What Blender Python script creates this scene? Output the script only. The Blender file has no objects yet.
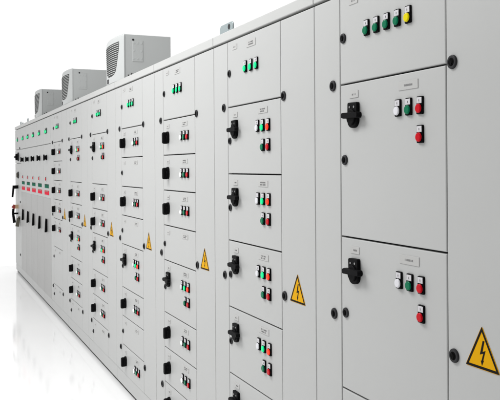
import bpy, bmesh, math, random
from mathutils import Vector, Matrix
random.seed(7)
C = bpy.context.scene.collection
scene = bpy.context.scene

# ------------------------------------------------------------------ dimensions (metres)
TOP = 2.1216          # top edge of the doors
S0 = 2.334            # near edge of the second cabinet, along the row
CAM_D, CAM_H = 1.2674, 1.5551
YAW, ROLL, LENS, SHIFT = 0.4108, -0.0067, 53.93, -0.0674

# ------------------------------------------------------------------ materials
def principled(name, color, rough=0.5, metal=0.0, spec=0.5, coat=0.0):
    m = bpy.data.materials.new(name); m.use_nodes = True
    b = m.node_tree.nodes['Principled BSDF']
    b.inputs['Base Color'].default_value = (*color, 1)
    b.inputs['Roughness'].default_value = rough
    b.inputs['Metallic'].default_value = metal
    b.inputs['Specular IOR Level'].default_value = spec
    b.inputs['Coat Weight'].default_value = coat
    return m

def paint(name, color, rough, bump=0.04, scale=900.0, var=0.03):
    """powder coat: fine orange peel, faint large mottling of tone and gloss"""
    m = principled(name, color, rough, spec=0.3)
    nt = m.node_tree; N = nt.nodes; L = nt.links; b = N['Principled BSDF']
    tc = N.new('ShaderNodeTexCoord')
    peel = N.new('ShaderNodeTexNoise'); peel.inputs['Scale'].default_value = scale; peel.inputs['Detail'].default_value = 2
    L.new(tc.outputs['Object'], peel.inputs['Vector'])
    bp = N.new('ShaderNodeBump'); bp.inputs['Strength'].default_value = bump; bp.inputs['Distance'].default_value = 0.002
    L.new(peel.outputs['Fac'], bp.inputs['Height'])
    wav = N.new('ShaderNodeTexNoise'); wav.inputs['Scale'].default_value = 5.0; wav.inputs['Detail'].default_value = 1
    L.new(tc.outputs['Object'], wav.inputs['Vector'])
    b2 = N.new('ShaderNodeBump'); b2.inputs['Strength'].default_value = 0.12 if scale > 100 else 0.0; b2.inputs['Distance'].default_value = 0.004
    L.new(wav.outputs['Fac'], b2.inputs['Height']); L.new(bp.outputs['Normal'], b2.inputs['Normal']); L.new(b2.outputs['Normal'], b.inputs['Normal'])
    big = N.new('ShaderNodeTexNoise'); big.inputs['Scale'].default_value = 2.3; big.inputs['Detail'].default_value = 4
    L.new(tc.outputs['Object'], big.inputs['Vector'])
    mix = N.new('ShaderNodeMix'); mix.data_type = 'RGBA'
    mix.inputs[6].default_value = (*[c*(1-var) for c in color], 1)
    mix.inputs[7].default_value = (*[min(1, c*(1+var)) for c in color], 1)
    L.new(big.outputs['Fac'], mix.inputs[0]); L.new(mix.outputs[2], b.inputs['Base Color'])
    mr = N.new('ShaderNodeMapRange'); mr.inputs[3].default_value = rough-0.06; mr.inputs[4].default_value = rough+0.06
    L.new(big.outputs['Fac'], mr.inputs[0]); L.new(mr.outputs[0], b.inputs['Roughness'])
    return m

def lens(name, color, glow=0.0, rough=0.22):
    m = principled(name, color, rough, spec=0.11)
    b = m.node_tree.nodes['Principled BSDF']
    if glow:
        b.inputs['Emission Color'].default_value = (*color, 1)
        b.inputs['Emission Strength'].default_value = glow
    return m

M = {}
M['paint'] = paint('light grey powder coat', (0.468, 0.473, 0.466), 0.42)
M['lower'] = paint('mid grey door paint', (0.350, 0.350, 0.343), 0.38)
M['trim'] = paint('light grey roof trim paint', (0.495, 0.50, 0.49), 0.40)
M['unit'] = paint('cooling unit paint', (0.50, 0.515, 0.51), 0.45)
M['gasket'] = principled('black rubber gasket', (0.045, 0.045, 0.048), 0.8, spec=0.1)
M['foot'] = principled('base rail painted as shadow', (0.02, 0.02, 0.02), 0.8, spec=0.1)  # near-black colour imitates the shadow gap under the plinth
M['black'] = principled('black plastic', (0.0035, 0.0035, 0.004), 0.55, spec=0.06)
M['dark'] = principled('dark grey plastic', (0.028, 0.028, 0.030), 0.5, spec=0.15)
M['hole'] = principled('lock recess', (0.002, 0.002, 0.002), 0.7, spec=0.05)
M['screw'] = principled('steel screw', (0.30, 0.30, 0.30), 0.45, 1.0)
M['steel'] = paint('galvanised steel', (0.36, 0.42, 0.43), 0.4, 0.03, 60, 0.18)
M['steel'].node_tree.nodes['Principled BSDF'].inputs['Metallic'].default_value = 0.6
M['plate'] = principled('engraved label plate', (0.465, 0.465, 0.455), 0.4, spec=0.25)
M['ink'] = principled('engraving grey ink', (0.17, 0.17, 0.17), 0.6)
M['inkdark'] = principled('print black ink', (0.008, 0.007, 0.006), 0.6, spec=0.08)
M['legend'] = principled('white legend plate', (0.60, 0.59, 0.61), 0.4, spec=0.2)
M['white'] = lens('white lamp lens', (0.70, 0.70, 0.73))
M['white lit'] = lens('lit white lamp lens', (0.85, 0.88, 0.87), 0.2)
M['green'] = lens('green lamp lens', (0.0, 0.155, 0.07))
M['green lit'] = lens('lit green lamp lens', (0.0, 0.62, 0.22), 0.45)
M['red'] = lens('red lamp lens', (0.52, 0.0, 0.008))
M['red lit'] = lens('lit red lamp lens', (0.95, 0.035, 0.01), 0.6)
M['yellow'] = lens('yellow lamp lens', (0.74, 0.62, 0.0))
M['sign'] = principled('yellow warning enamel', (0.72, 0.37, 0.0), 0.5, spec=0.06)
M['greenplate'] = principled('green engraved plate', (0.004, 0.13, 0.075), 0.7, spec=0.04)
M['redplate'] = principled('red engraved plate', (0.74, 0.02, 0.055), 0.7, spec=0.04)
M['lever_red'] = principled('brown red lever plastic', (0.30, 0.03, 0.02), 0.45)
M['brass'] = principled('tan insulator', (0.52, 0.36, 0.22), 0.5)
M['grease'] = principled('olive brown plastic', (0.10, 0.09, 0.065), 0.5)
M['vent'] = principled('dark vent shade and clips', (0.05, 0.052, 0.05), 0.8)  # dark tone stands in for shade behind the louvres; clips share it

# ------------------------------------------------------------------ mesh helpers
class MB:
    """collects shapes into one mesh; every shape names its material"""
    def __init__(self): self.bm = bmesh.new(); self.mats = []
    def mi(self, m):
        if m not in self.mats: self.mats.append(m)
        return self.mats.index(m)
    def _take(self, b2, m, smooth=False):
        i = self.mi(m)
        for f in b2.faces: f.material_index = i; f.smooth = smooth
        me = bpy.data.meshes.new('tmp'); b2.to_mesh(me); b2.free()
        self.bm.from_mesh(me); bpy.data.meshes.remove(me)
    def box(self, x0, x1, y0, y1, z0, z1, m, bevel=0.0, seg=2, front=None):
        b = bmesh.new(); bmesh.ops.create_cube(b, size=1)
        for v in b.verts:
            v.co = Vector(((x0+x1)/2+v.co.x*(x1-x0), (y0+y1)/2+v.co.y*(y1-y0), (z0+z1)/2+v.co.z*(z1-z0)))
        if bevel:
            ed = b.edges[:]
            if front is not None:   # only the edges round the front face
                ed = [e for e in b.edges if all(abs(v.co.y-y0) < 1e-6 for v in e.verts)]
            bmesh.ops.bevel(b, geom=ed, offset=bevel, segments=seg, affect='EDGES', profile=0.5)
        self._take(b, m); return self
    def prism(self, pts, y0, y1, m, bevel=0.0, seg=2, smooth=False):
        """outline in x,z (counter clockwise), front at y0 (smaller), back at y1"""
        b = bmesh.new()
        fr = [b.verts.new((x, y0, z)) for x, z in pts]; bk = [b.verts.new((x, y1, z)) for x, z in pts]
        ff = b.faces.new(fr); b.faces.new(bk[::-1])
        n = len(pts)
        for i in range(n): b.faces.new((fr[i], bk[i], bk[(i+1) % n], fr[(i+1) % n]))
        bmesh.ops.recalc_face_normals(b, faces=b.faces[:])
        if bevel: bmesh.ops.bevel(b, geom=list(ff.edges), offset=bevel, segments=seg, affect='EDGES', profile=0.5)
        self._take(b, m, smooth); return self
    def disc(self, x, z, r, y0, y1, m, n=24, bevel=0.0, r2=None, seg=3):
        """cylinder with its axis along y; front at y0, r2 = radius of the front"""
        r2 = r if r2 is None else r2
        b = bmesh.new()
        fr = [b.verts.new((x+r2*math.cos(a), y0, z+r2*math.sin(a))) for a in [2*math.pi*i/n for i in range(n)]]
        bk = [b.verts.new((x+r*math.cos(a), y1, z+r*math.sin(a))) for a in [2*math.pi*i/n for i in range(n)]]
        ff = b.faces.new(fr); b.faces.new(bk[::-1])
        for i in range(n): b.faces.new((fr[i], bk[i], bk[(i+1) % n], fr[(i+1) % n]))
        bmesh.ops.recalc_face_normals(b, faces=b.faces[:])
        if bevel: bmesh.ops.bevel(b, geom=list(ff.edges), offset=bevel, segments=seg, affect='EDGES', profile=0.5)
        self._take(b, m); return self
    def loft(self, rings, m, smooth=False):
        """closed rings of equal length joined in order, ends capped"""
        b = bmesh.new(); vs = [[b.verts.new(p) for p in r] for r in rings]
        n = len(rings[0])
        for k in range(len(vs)-1):
            for i in range(n): b.faces.new((vs[k][i], vs[k][(i+1) % n], vs[k+1][(i+1) % n], vs[k+1][i]))
        b.faces.new(vs[0][::-1]); b.faces.new(vs[-1])
        bmesh.ops.recalc_face_normals(b, faces=b.faces[:])
        self._take(b, m, smooth); return self
    def mesh(self, name):
        me = bpy.data.meshes.new(name); self.bm.to_mesh(me); self.bm.free()
        for m in self.mats: me.materials.append(M[m])
        return me

def link(name, me, parent=None, loc=(0, 0, 0), label=None, rot=None):
    o = bpy.data.objects.new(name, me); C.objects.link(o); o.location = loc
    if rot: o.rotation_euler = rot
    if parent: o.parent = parent
    if label: o['label'] = label
    return o

def thing(name, label, cat, loc, group=None):
    o = bpy.data.objects.new(name, None); C.objects.link(o); o.location = loc
    o.empty_display_size = 0.1
    o['label'] = label; o['category'] = cat
    if group: o['group'] = group
    return o

def rrect(w, h, r, n=4, rb=None):
    """rounded rectangle outline centred on the origin, rb = radius of the lower corners"""
    rb = r if rb is None else rb
    pts = []
    for cx, cz, rr, a0 in ((w/2-r, h/2-r, r, 0), (-w/2+r, h/2-r, r, 90), (-w/2+rb, -h/2+rb, rb, 180), (w/2-rb, -h/2+rb, rb, 270)):
        for i in range(n+1):
            a = math.radians(a0+90*i/n); pts.append((cx+rr*math.cos(a), cz+rr*math.sin(a)))
    return pts

CACHE = {}
def cached(key, fn):
    if key not in CACHE: CACHE[key] = fn()
    return CACHE[key]

# ------------------------------------------------------------------ small fittings (origin on the door surface, front towards -y)
def lamp_mesh(colour):
    def f():
        b = MB()
        b.prism(rrect(0.028, 0.050, 0.003, 2), -0.006, 0.001, 'black', 0.0012, 1)
        b.box(-0.0112, 0.0112, -0.0068, -0.005, 0.0056, 0.0222, 'legend')
        b.box(-0.0008, 0.0008, -0.0076, -0.007, 0.0105, 0.0165, 'ink')
        b.disc(0, -0.0088, 0.0140, -0.0085, -0.004, 'black', 20)
        b.disc(0.0006, -0.0088, 0.0131, -0.0128, -0.006, colour, 24, 0.0035, seg=3)
        return b.mesh('lamp')
    return cached(('lamp', colour), f)

def switch_mesh(vertical):
    """rotary disconnector: plate with a rounded foot, round hub and a bar-shaped knob"""
    def f():
        b = MB()
        if vertical: b.prism(rrect(0.050, 0.068, 0.023, 6, 0.023), -0.010, 0.001, 'black', 0.003, 2)
        else: b.prism(rrect(0.058, 0.082, 0.006, 5, 0.026), -0.012, 0.001, 'black', 0.003, 2)
        for sx in () if vertical else (-0.013, 0.013):
            b.disc(sx, 0.026, 0.0038, -0.0130, -0.011, 'screw', 12)
        b.disc(0, -0.006, 0.022 if vertical else 0.025, -0.018, -0.009, 'black', 28, 0.003)
        g = MB()
        L = 0.066 if vertical else 0.102
        prof = [(-0.009, 0.0105), (-0.027, 0.0105), (-0.034, 0.0085)] if vertical else [(-0.010, 0.0095), (-0.022, 0.0095), (-0.028, 0.008)]
        rings = []
        for y, hw in prof:
            l = L/2 - (0.003 if y < -0.0275 else 0)
            out = []
            for sgn in (-1, 1):      # rounded ends
                for q in range(7):
                    a = math.radians(-90+30*q); e = hw*(1.3 if vertical else 0.75)
                    out.append((sgn*(l-e)+sgn*e*math.cos(a), y, sgn*hw*math.sin(a)))
            rings.append(out)
        if vertical: rings = [[(-z*1.25, y, x-0.003) for x, y, z in r] for r in rings]
        else: rings = [[(x+0.007, y, z-0.001) for x, y, z in r] for r in rings]
        b.loft(rings, 'black')
        return b.mesh('rotary_switch')
    return cached(('switch', vertical), f)

def lock_mesh(r=0.0175):
    def f():
        b = MB()
        b.disc(0, 0, r, -0.006, 0.001, 'dark', 28, 0.003, seg=2)
        b.disc(0, 0, r*0.60, -0.0072, -0.004, 'hole', 24, 0.001, seg=1)
        b.disc(0, 0, r*0.36, -0.0082, -0.006, 'hole', 16)
        b.box(-r*0.12, r*0.12, -0.0086, -0.0078, -r*0.42, r*0.42, 'black')
        return b.mesh('quarter_turn_lock')
    return cached(('lock', r), f)

def plate_mesh(w, h, seed, rows=1):
    """engraved name plate, its lettering too small to read"""
    def f():
        rnd = random.Random(seed); b = MB()
        b.box(-w/2, w/2, -0.0020, 0.001, -h/2, h/2, 'plate', 0.0006, 1)
        ch = 0.0062
        for r in range(rows):
            zc = (rows-1)*0.0045 - r*0.009
            tw = w*(0.44 if rows == 1 else 0.5)*rnd.uniform(0.9, 1.1); x = -tw/2
            while x < tw/2:
                cw = rnd.uniform(0.0018, 0.0034)
                if rnd.random() > 0.12:
                    b.box(x, x+cw, -0.0023, -0.0017, zc-ch/2, zc+ch/2*rnd.uniform(0.7, 1.0), 'ink')
                x += cw+0.0011
        return b.mesh('name_plate')
    return cached(('plate', w, h, seed % 3, rows), f)

def sign_mesh():
    def f():
        b = MB(); w, h = 0.126, 0.109
        def tri(k, dz=0.0):
            return [(-w/2*k, -h/3*k+dz), (w/2*k, -h/3*k+dz), (0, h*2/3*k+dz)]
        def rtri(k, r):
            out = []
            P = [Vector(p) for p in tri(k)]
            for i in range(3):
                p, a, c = P[i], P[i-1], P[(i+1) % 3]
                d1, d2 = (a-p).normalized()*r, (c-p).normalized()*r
                out += [tuple(p+d1), tuple(p+(d1+d2)*0.27), tuple(p+d2)]
            return out
        b.prism(rtri(1.0, 0.007), -0.0012, 0.001, 'sign')
        # black rim as three bars just inside the edge
        P = [Vector((x, z)) for x, z in tri(0.965)]; Q = [Vector((x, z)) for x, z in tri(0.79)]
        for i in range(3):
            j = (i+1) % 3
            b.prism([tuple(P[i]), tuple(P[j]), tuple(Q[j]), tuple(Q[i])], -0.0016, -0.0010, 'inkdark')
        # lightning bolt with an arrow head
        b.prism([(0.003, 0.036), (0.0095, 0.036), (0.0022, 0.0085), (0.0130, 0.0130), (0.0035, -0.0145), (-0.0020, -0.0135), (0.0045, 0.0045), (-0.0080, 0.0)], -0.0016, -0.0010, 'inkdark')
        b.prism([(0.0068, -0.0125), (-0.005, -0.0145), (-0.0008, -0.0265)], -0.0016, -0.0010, 'inkdark')
        return b.mesh('warning_sign')
    return cached('sign', f)

def slab_mesh(w, h, t=0.0185, m='paint'):
    """sheet steel door, folded edge; centred on its front face"""
    def f():
        b = MB(); b.box(-w/2, w/2, 0, t, -h/2, h/2, m, 0.0032, 3, front=True); return b.mesh('door')
    return cached(('slab', round(w, 4), round(h, 4), t, m), f)

# ------------------------------------------------------------------ cabinet pieces
VG, HG = 0.0012, 0.0027      # half gaps between doors
def carcass(t, w, depth=0.60):
    b = MB(); b.box(-w+0.003, -0.003, 0.021, depth, 0.120, TOP-0.002, 'paint')
    b.box(-w+0.006, -0.006, 0.0192, 0.024, 0.124, TOP-0.004, 'gasket')
    link('body', b.mesh('body'), t)
    b = MB(); b.box(-w+0.0016, -0.0016, -0.004, depth+0.004, TOP+0.004, TOP+0.046, 'trim', 0.003, 2)
    link('roof_trim', b.mesh('roof_trim'), t)
    b = MB(); b.box(-w+0.0015, -0.0015, 0.004, depth-0.004, 0.028, TOP-1.9985, 'paint', 0.0015, 1)
    b.box(-w+0.0015, -0.0015, 0.022, depth-0.02, 0.0, 0.0285, 'foot')
    link('plinth', b.mesh('plinth'), t)

def panel(t, name, a0, a1, d0, d1, label=None, VG=VG, m='paint', HG=HG):
    """door or fixed panel spanning a0..a1 from the near edge and d0..d1 below the top"""
    w, h = a1-a0-2*VG, d1-d0-2*HG
    o = link(name, slab_mesh(w, h, m=m), t, (-(a0+a1)/2, 0, TOP-(d0+d1)/2), label)
    return o

def put(door, name, me, a, d, label=None):
    """a fitting on a door, at a from the cabinet's near edge, d below the top"""
    tilt = {'pilot_lamp': 1.2, 'push_button': 1.2, 'rotary_switch': 1.6, 'lock': 25, 'name_plate': 0.5, 'warning_sign': 0.8}.get(name, 0)
    return link(name, me, door, (-a-door.location.x, 0, TOP-d-door.location.z), label, (0, math.radians(random.uniform(-tilt, tilt)), 0))

SEED = [0]
def nameplates(door, d, rows=1):
    SEED[0] += 1
    put(door, 'name_plate', plate_mesh(0.052, 0.023, SEED[0]), 0.735, d+0.038)
    put(door, 'name_plate', plate_mesh(0.094, 0.026, SEED[0]+1, rows), 0.442, d+0.0375)

def lamps(door, d, cols, row2=(), a0=(0.489, 0.437, 0.384)):
    for a, c in zip(a0, cols):
        put(door, 'pilot_lamp', lamp_mesh(c), a, d+0.100, c+' pilot lamp')
    for a, c in row2:
        put(door, 'push_button', lamp_mesh(c), a, d+0.180, c+' push button')

def module(t, kind, d0, h, lock=False):
    door = panel(t, 'drawer_door', 0.2745, 0.822, d0, d0+h, VG=0.002 if kind == 'big' else VG)
    nameplates(door, d0, 1 if kind == 'big' else 2)
    if kind == 'blank':
        put(door, 'lock', lock_mesh(0.0155), 0.802, d0+0.106)
    elif kind == 'off':        # small drawer, bar of the switch upright
        put(door, 'rotary_switch', switch_mesh(True), 0.732, d0+0.101)
        lamps(door, d0, ('white lit', 'green', 'red'))
    elif kind == 'on':         # running motor drawer
        put(door, 'rotary_switch', switch_mesh(False), 0.732, d0+0.103)
        lamps(door, d0, ('white', 'green lit', 'red lit'), ((0.437, 'green'), (0.384, 'red')))
        put(door, 'lock', lock_mesh(0.0155), 0.797, d0+(0.192 if h > 0.35 else 0.152))
    elif kind == 'big':
        put(door, 'rotary_switch', switch_mesh(False), 0.732, d0+0.105)
        lamps(door, d0, ('white', 'green', 'red'), ((0.384, 'red'),))
        put(door, 'lock', lock_mesh(0.0165), 0.793, d0+0.248)
    return door

def cabinet(k, label, modules, top='trio'):
    t = thing('switchgear_cabinet', label, 'cabinet', (-(S0+k), 0, 0), 'switchgear cabinets in the row')
    carcass(t, 1.0)
    post = panel(t, 'side_post', 0.8235, 0.9995, 0.002, 1.998)
    cd = panel(t, 'cable_door', 0.0005, 0.2735, 0.002, 1.998)
    for d in (0.298, 1.064, 1.828):
        put(post, 'lock', lock_mesh(0.0185), 0.868, d)
        put(cd, 'lock', lock_mesh(0.0185), 0.246, d)
    put(cd, 'warning_sign', sign_mesh(), 0.140, 1.0385)
    door = panel(t, 'instrument_door', 0.2745, 0.822, 0.002, 0.3)
    put(door, 'name_plate', plate_mesh(0.052, 0.023, 1), 0.735, 0.037)
    put(door, 'lock', lock_mesh(0.0165), 0.799, 0.149)
    if top == 'trio':
        put(door, 'name_plate', plate_mesh(0.094, 0.030, k+1, 2), 0.556, 0.046)
        for a in (0.612, 0.554, 0.496): put(door, 'pilot_lamp', lamp_mesh('green lit'), a, 0.139, 'lit green pilot lamp')
    else:
        put(door, 'name_plate', plate_mesh(0.094, 0.026, 2, 1), 0.545, 0.042)
        for a, c in ((0.655, 'green'), (0.600, 'green'), (0.545, 'green'), (0.490, 'green'), (0.437, 'yellow')):
            put(door, 'pilot_lamp', lamp_mesh(c), a, 0.138, c+' pilot lamp')
    d = 0.3
    for kind, h in modules:
        module(t, kind, d, h); d += h
    return t

# drawers from the top down
A = [('big', 0.5), ('big', 0.5), ('big', 0.7)]
B = [('on', 0.3)]*5 + [('blank', 0.2)]
Cc = [('off', 0.2)]*3 + [('blank', 0.2), ('on', 0.3), ('off', 0.2), ('off', 0.2), ('off', 0.2)]
D = [('off', 0.2), ('blank', 0.2), ('off', 0.2), ('blank', 0.2), ('on', 0.3), ('off', 0.2), ('blank', 0.2), ('off', 0.2)]
E = [('on', 0.4), ('off', 0.2), ('off', 0.2), ('on', 0.3), ('off', 0.2), ('off', 0.2), ('blank', 0.2)]
G = [('off', 0.2)]*4 + [('off', 0.3), ('blank', 0.4), ('blank', 0.2)]
cabinet(-1, 'nearest light grey cabinet with large doors, four green lamps and one yellow lamp on top', A, 'five')
cab_b = cabinet(0, 'second cabinet from the front, equal tall drawers with lit lamps, steel lifting lug on top', B)
cabinet(1, 'third cabinet from the front, light grey, three small drawers below its top door', Cc)
cabinet(2, 'fourth cabinet from the front, light grey, with three blank drawers among its small drawers', D)
cabinet(3, 'fifth cabinet from the front, light grey, one taller lit drawer below its top door', E)
cabinet(4, 'sixth cabinet from the front, light grey, one taller lit drawer below its top door', E)
cabinet(5, 'seventh and farthest of the drawer cabinets, light grey, beside the narrow feeder panels', G)

def lug_mesh(w, h):
    b = MB()
    pts = rrect(w, h, 0.018, 4, 0.002)
    b.prism([(x, z+h/2) for x, z in pts], 0.0, 0.006, 'steel', 0.001, 1)
    b.disc(0.035, h*0.56, 0.013, -0.001, 0.003, 'dark', 18)
    b.box(-w/2, w/2, 0.006, 0.07, 0.0, 0.006, 'steel', 0.001, 1)
    return b.mesh('lifting_lug')
link('lifting_lug', lug_mesh(0.158, 0.045), cab_b, (-0.872, 0.014, TOP+0.0462), 'grey steel lifting lug on the roof edge')

# ------------------------------------------------------------------ narrow feeder panels at the far end
FW = 0.54
def knob_mesh():
    b = MB()
    b.disc(0, 0, 0.030, -0.010, 0.001, 'black', 24, 0.002)
    b.disc(0, 0, 0.024, -0.028, -0.009, 'black', 24, 0.004)
    b.prism([(-0.012, -0.034), (0.012, -0.034), (0.012, 0.034), (-0.012, 0.034)], -0.040, -0.026, 'black', 0.002, 1)
    return b.mesh('selector_knob')
def strip_mesh(w, h, m, seed):
    rnd = random.Random(seed); b = MB()
    b.box(-w/2, w/2, -0.003, 0.001, -h/2, h/2, m, 0.0008, 1)
    if m == 'redplate': b.box(-w*0.42, w*0.40, -0.0036, -0.0026, h*0.20, h*0.44, 'lever_red')
    else: b.box(-w*0.40, w*0.42, -0.0036, -0.0026, h*0.25, h*0.42, 'inkdark')
    return b.mesh('feeder_plate')
def lever_mesh():
    b = MB()
    def ring(z, hw, y0, y1): return [(-hw, y0, z), (hw, y0, z), (hw, y1, z), (-hw, y1, z)]
    b.loft([ring(0.078, 0.007, -0.020, -0.008), ring(0.050, 0.009, -0.023, -0.008), ring(-0.050, 0.014, -0.028, -0.008), ring(-0.076, 0.015, -0.029, -0.008)], 'black')
    b.box(-0.007, 0.007, -0.010, 0.001, -0.070, 0.070, 'black')
    return b.mesh('breaker_lever')
def tell_mesh():
    b = MB()
    b.prism(rrect(0.05, 0.05, 0.004, 2), -0.005, 0.001, 'legend', 0.001, 1)
    b.disc(0.004, 0.002, 0.017, -0.014, -0.004, 'red', 18, 0.004)
    b.box(-0.022, 0.022, -0.0065, -0.004, 0.019, 0.026, 'inkdark')
    return b.mesh('trip_indicator')
def display_mesh():
    b = MB()
    b.prism(rrect(0.040, 0.062, 0.004, 2), -0.006, 0.001, 'black', 0.001, 1)
    b.box(-0.014, 0.014, -0.0072, -0.005, 0.014, 0.027, 'legend')
    b.disc(0, -0.010, 0.0175, -0.014, -0.005, 'green lit', 20, 0.004)
    return b.mesh('pilot_lamp')
knob, lever, tell, pair = knob_mesh(), lever_mesh(), tell_mesh(), display_mesh()
gp, rp = strip_mesh(0.29, 0.043, 'greenplate', 1), strip_mesh(0.32, 0.048, 'redplate', 2)
small_lug = lug_mesh(0.12, 0.05)

FL = ['nearest of the five narrow feeder panels, next to the drawer cabinets', 'second nearest of the five narrow feeder panels with a black lever',
      'middle one of the five narrow feeder panels with a black lever', 'second farthest of the five narrow feeder panels with a black lever',
      'farthest of the five narrow feeder panels, beside the end panel']
for i in range(5):
    t = thing('feeder_panel', FL[i], 'cabinet', (-(S0+6+FW*i), 0, 0), 'narrow feeder panels')
    carcass(t, FW)
    up = panel(t, 'instrument_door', 0.0005, FW-0.0005, 0.002, 0.303)
    for a in (0.375, 0.288): put(up, 'pilot_lamp', pair, a, 0.151)
    mid = panel(t, 'switch_door', 0.0005, FW-0.0005, 0.303, 0.9085)
    put(mid, 'selector_knob', knob, 0.285, 0.453)
    put(mid, 'trip_indicator', tell, 0.345, 0.698)
    put(mid, 'feeder_plate', gp, 0.300, 0.774, 'green feeder plate')
    put(mid, 'feeder_plate', rp, 0.295, 0.848, 'red feeder plate')
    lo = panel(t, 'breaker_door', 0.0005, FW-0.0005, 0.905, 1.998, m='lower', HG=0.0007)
    put(lo, 'breaker_lever', lever, 0.285, 1.215)
    if i in (3, ): link('lifting_lug', small_lug, t, (-0.45, 0.014, TOP+0.0462))

EX, EW = S0+6+FW*5, 0.74
t = thing('end_panel', 'last grey panel at the far end with curved black and red handles sticking out', 'cabinet', (-EX, 0, 0))
carcass(t, EW)
up = panel(t, 'instrument_door', 0.0005, EW-0.0005, 0.002, 0.300)
put(up, 'pilot_lamp', pair, 0.42, 0.151); put(up, 'lock', lock_mesh(0.0185), 0.14, 0.285)
mid = panel(t, 'switch_door', 0.0005, EW-0.0005, 0.300, 0.500)
b = MB(); b.disc(0, 0, 0.062, -0.018, 0.001, 'dark', 28, 0.005); b.disc(0, -0.004, 0.048, -0.046, -0.016, 'black', 28, 0.006)
b.box(-0.055, 0.055, -0.060, -0.044, -0.016, 0.008, 'black', 0.003, 1)
put(mid, 'meter_switch', b.mesh('meter_switch'), 0.30, 0.405)
lo = panel(t, 'breaker_door', 0.0005, EW-0.0005, 0.500, 1.998)
b = MB(); b.disc(0, 0, 0.050, -0.014, 0.001, 'dark', 28, 0.004); b.disc(0, 0, 0.036, -0.030, -0.012, 'grease', 24, 0.006)
put(lo, 'round_meter', b.mesh('round_meter'), 0.34, 0.672)
def arm(pts, w, m, b):
    """bent flat bar through points (y, z) with half width w in x and its own thickness"""
    for (y0, z0, h0), (y1, z1, h1) in zip(pts, pts[1:]):
        d = Vector((y1-y0, z1-z0)).normalized(); nn = Vector((-d.y, d.x))
        b.loft([[(-w, y0+nn.x*h0, z0+nn.y*h0), (w, y0+nn.x*h0, z0+nn.y*h0), (w, y0-nn.x*h0, z0-nn.y*h0), (-w, y0-nn.x*h0, z0-nn.y*h0)],
                [(-w, y1+nn.x*h1, z1+nn.y*h1), (w, y1+nn.x*h1, z1+nn.y*h1), (w, y1-nn.x*h1, z1-nn.y*h1), (-w, y1-nn.x*h1, z1-nn.y*h1)]], m)
b = MB(); arm([(0.001, 0.0, 0.024), (-0.075, -0.004, 0.024)], 0.036, 'black', b); arm([(-0.062, 0.018, 0.014), (-0.080, -0.150, 0.011)], 0.020, 'black', b)
put(lo, 'crank_handle', b.mesh('crank_handle'), 0.40, 0.845)
b = MB(); arm([(0.001, 0.0, 0.026), (-0.042, 0.0, 0.026)], 0.05, 'brass', b); arm([(-0.040, 0.018, 0.026), (-0.074, -0.022, 0.024)], 0.026, 'lever_red', b)
arm([(-0.066, -0.030, 0.016), (-0.072, -0.095, 0.015), (-0.052, -0.235, 0.020)], 0.020, 'black', b)
arm([(0.001, -0.10, 0.012), (-0.066, -0.10, 0.012)], 0.014, 'black', b)
put(lo, 'crank_handle', b.mesh('crank_handle'), 0.42, 1.135)
b = MB(); arm([(0.001, 0.05, 0.016), (-0.022, 0.04, 0.020), (-0.040, -0.08, 0.024)], 0.026, 'grease', b)
put(lo, 'breaker_lever', b.mesh('breaker_lever'), 0.19, 1.330)
put(lo, 'lock', lock_mesh(0.0185), 0.14, 1.813)
put(lo, 'lock', lock_mesh(0.0185), 0.12, 1.056)
link('lifting_lug', small_lug, t, (-0.16, 0.014, TOP+0.0462)); link('lifting_lug', small_lug, t, (-0.33, 0.06, TOP+0.0462))

# ------------------------------------------------------------------ roof cooling units
def bow(x, hw=0.272, y_mid=-0.004, y_end=0.030):
    return y_mid + (y_end-y_mid)*min(1.0, abs(x)/hw)**2.2
ZR = TOP+0.0465
def casing_mesh():
    b = MB(); b.box(-0.268, 0.268, 0.036, 0.375, 0.0, 0.326, 'unit', 0.004, 2)
    return b.mesh('casing')
def cover_mesh():
    b = MB(); n = 28; hw = 0.272
    xs = [-hw+2*hw*i/n for i in range(n+1)]
    def ring(z, k, s):
        return [(x*s, bow(x)+k, z) for x in xs] + [(hw*s, 0.0355, z), (-hw*s, 0.0355, z)]
    rings = [ring(0.000, 0.004, .995), ring(0.004, 0.0, 1), ring(0.292, 0.0, 1), ring(0.314, 0.001, 1), ring(0.326, 0.005, .99), ring(0.3320, 0.014, .97)]
    b.loft([[(x, min(y, 0.0355), z) for x, y, z in r] for r in rings], 'unit')
    return b.mesh('front_cover')
def half_width(z):           # shield shaped vent outline, z above the roof
    if z > 0.262: return 0.200
    if z > 0.10: return 0.200-0.055*((0.262-z)/0.162)**1.3
    q = max(0.0, (z-0.048)/0.052); return 0.145*math.sqrt(max(0.0, 1-(1-q)**2))
def grille_mesh():
    b = MB(); zs = [0.050+0.0025*i for i in range(int(0.234/0.0025)+1)]
    # raised sheet following the bow, coloured dark to imitate a shaded opening
    bm = bmesh.new(); rows = []
    for z in zs:
        h = max(0.004, half_width(z)); rows.append([bm.verts.new((h*(-1+2*i/16), bow(h*(-1+2*i/16))-0.0012, z)) for i in range(17)])
    for r0, r1 in zip(rows, rows[1:]):
        for i in range(16): bm.faces.new((r0[i], r0[i+1], r1[i+1], r1[i]))
    ext = bmesh.ops.extrude_face_region(bm, geom=bm.faces[:])
    for v in ext['geom']:
        if isinstance(v, bmesh.types.BMVert): v.co.y += 0.004
    bmesh.ops.recalc_face_normals(bm, faces=bm.faces[:])
    b._take(bm, 'vent')
    z = 0.064
    while z < 0.280:
        h = half_width(z)
        if h > 0.02:
            xs = [h*(-1+2*i/16) for i in range(17)]
            b.loft([[(x, bow(x)-0.001, z+0.0030), (x, bow(x)-0.0050, z-0.0016), (x, bow(x)-0.0050, z-0.0034), (x, bow(x)-0.001, z+0.0002)] for x in xs], 'unit')
        z += 0.0148
    return b.mesh('louvre_grille')
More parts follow.
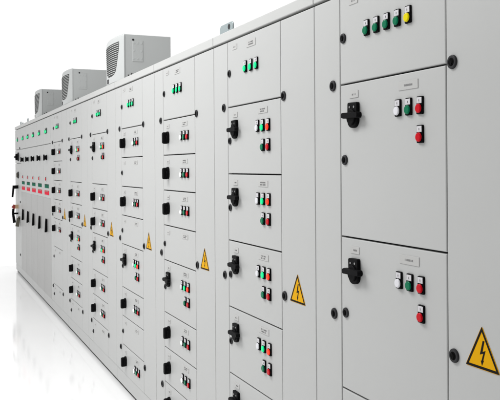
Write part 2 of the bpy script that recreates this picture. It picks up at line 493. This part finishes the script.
def access_mesh():
    b = MB()
    b.box(-0.001, 0.003, -0.038, 0.038, -0.075, 0.075, 'unit', 0.0008, 1)
    for y in (-0.027, 0.0, 0.027):
        for z in (-0.055, 0.0, 0.055):
            if (y, z) != (0.0, 0.0): b.box(0.0025, 0.0045, y-0.006, y+0.006, z-0.006, z+0.006, 'unit', 0.0006, 1)
    return b.mesh('access_plate')
casing, cover, grille, access = casing_mesh(), cover_mesh(), grille_mesh(), access_mesh()
b = MB(); b.box(-0.026, 0.026, -0.003, 0.001, -0.016, 0.016, 'dark', 0.001, 1); badge = b.mesh('badge')
b = MB()
b.disc(0, 0, 0.0075, -0.004, 0.001, 'dark', 16, 0.001); plug = b.mesh('sealing_plug')
UL = ['nearest of the three grey louvred cooling units on the cabinet roofs', 'middle one of the three grey louvred cooling units on the cabinet roofs',
      'farthest of the three grey louvred cooling units on the cabinet roofs']
for i in range(3):
    u = thing('roof_cooling_unit', UL[i], 'cooling unit', (-(S0+2+2*i+1.125), 0, ZR), 'cooling units on the cabinet roofs')
    c = link('casing', casing, u); link('front_cover', cover, u)
    link('louvre_grille', grille, u)
    link('badge', badge, u, (-0.085, bow(0.085)+0.0005, 0.024))
    link('access_plate', access, c, (0.268, 0.130, 0.210))
    link('sealing_plug', plug, c, (0.2685, 0.097, 0.288), rot=(0, 0, math.radians(90)))
    b = MB(); b.box(-0.001, 0.006, -0.004, 0.004, -0.010, 0.010, 'vent', 0.001, 1)
    if i == 0: clip = b.mesh('clip')
    else: b.bm.free()
    link('clip', clip, c, (0.268, 0.062, 0.030)); link('clip', clip, c, (0.268, 0.085, 0.042))

# ------------------------------------------------------------------ floor
M['floor'] = paint('white polished floor', (0.91, 0.91, 0.91), 0.085, 0.004, 30, 0.015)
fb = M['floor'].node_tree.nodes['Principled BSDF']; fb.inputs['Specular IOR Level'].default_value = 0.5
b = MB(); b.box(-12.45, 8, -16, 8, -0.05, 0.0, 'floor')
f = link('floor', b.mesh('floor')); f['kind'] = 'structure'; f['label'] = 'white glossy floor'

# ------------------------------------------------------------------ light: bright white studio, darker behind the camera
w = bpy.data.worlds.new('World'); scene.world = w; w.use_nodes = True
nt = w.node_tree; N = nt.nodes; L = nt.links; bg = N['Background']
tc = N.new('ShaderNodeTexCoord')
dot = N.new('ShaderNodeVectorMath'); dot.operation = 'DOT_PRODUCT'; dot.inputs[1].default_value = (-0.92, 0.39, 0.05)
L.new(tc.outputs['Generated'], dot.inputs[0])
mr = N.new('ShaderNodeMapRange'); mr.interpolation_type = 'SMOOTHSTEP'
mr.inputs[1].default_value = 0.1; mr.inputs[2].default_value = 0.8; mr.inputs[3].default_value = 0.42; mr.inputs[4].default_value = 1.05
L.new(dot.outputs['Value'], mr.inputs[0]); L.new(mr.outputs[0], bg.inputs['Color']); bg.inputs['Strength'].default_value = 1.0

def area(name, loc, target, sx, sy, power, col=(1, 1, 1)):
    l = bpy.data.lights.new(name, 'AREA'); l.shape = 'RECTANGLE'; l.size = sx; l.size_y = sy; l.energy = power; l.color = col
    o = bpy.data.objects.new(name, l); C.objects.link(o); o.location = loc
    o.rotation_euler = (Vector(target)-Vector(loc)).to_track_quat('-Z', 'Y').to_euler(); return o
area('ceiling_light', (-3.95, -1.8, 3.9), (-3.95, -0.2, 1.2), 3.4, 0.8, 98)
floor_fill = area('added_floor_fill', (-10.6, -5.5, 7), (-10.6, -5.499, 0), 17.0, 6.0, 560); floor_fill.data.spread = math.radians(110)  # added lamp without a known source, whitens the floor

# ------------------------------------------------------------------ camera
cam = bpy.data.cameras.new('Camera'); co = bpy.data.objects.new('Camera', cam); C.objects.link(co)
cam.sensor_width = 36; cam.lens = LENS; cam.shift_y = SHIFT; cam.clip_end = 300; cam.clip_start = 0.02
right = Vector((math.sin(YAW), math.cos(YAW), 0)); up = Vector((0, 0, 1)); fwd = Vector((-math.cos(YAW), math.sin(YAW), 0))
c_, s_ = math.cos(ROLL), math.sin(ROLL)
r2 = right*c_+up*s_; u2 = -right*s_+up*c_
co.matrix_world = Matrix(((r2.x, u2.x, -fwd.x, 0), (r2.y, u2.y, -fwd.y, -CAM_D), (r2.z, u2.z, -fwd.z, CAM_H), (0, 0, 0, 1)))
cam.dof.use_dof = True; cam.dof.focus_distance = 2.9; cam.dof.aperture_fstop = 22
scene.camera = co
scene.view_settings.view_transform = 'Standard'; scene.view_settings.look = 'None'
scene.view_settings.exposure = 0; scene.view_settings.gamma = 1
scene.cycles.max_bounces = 8
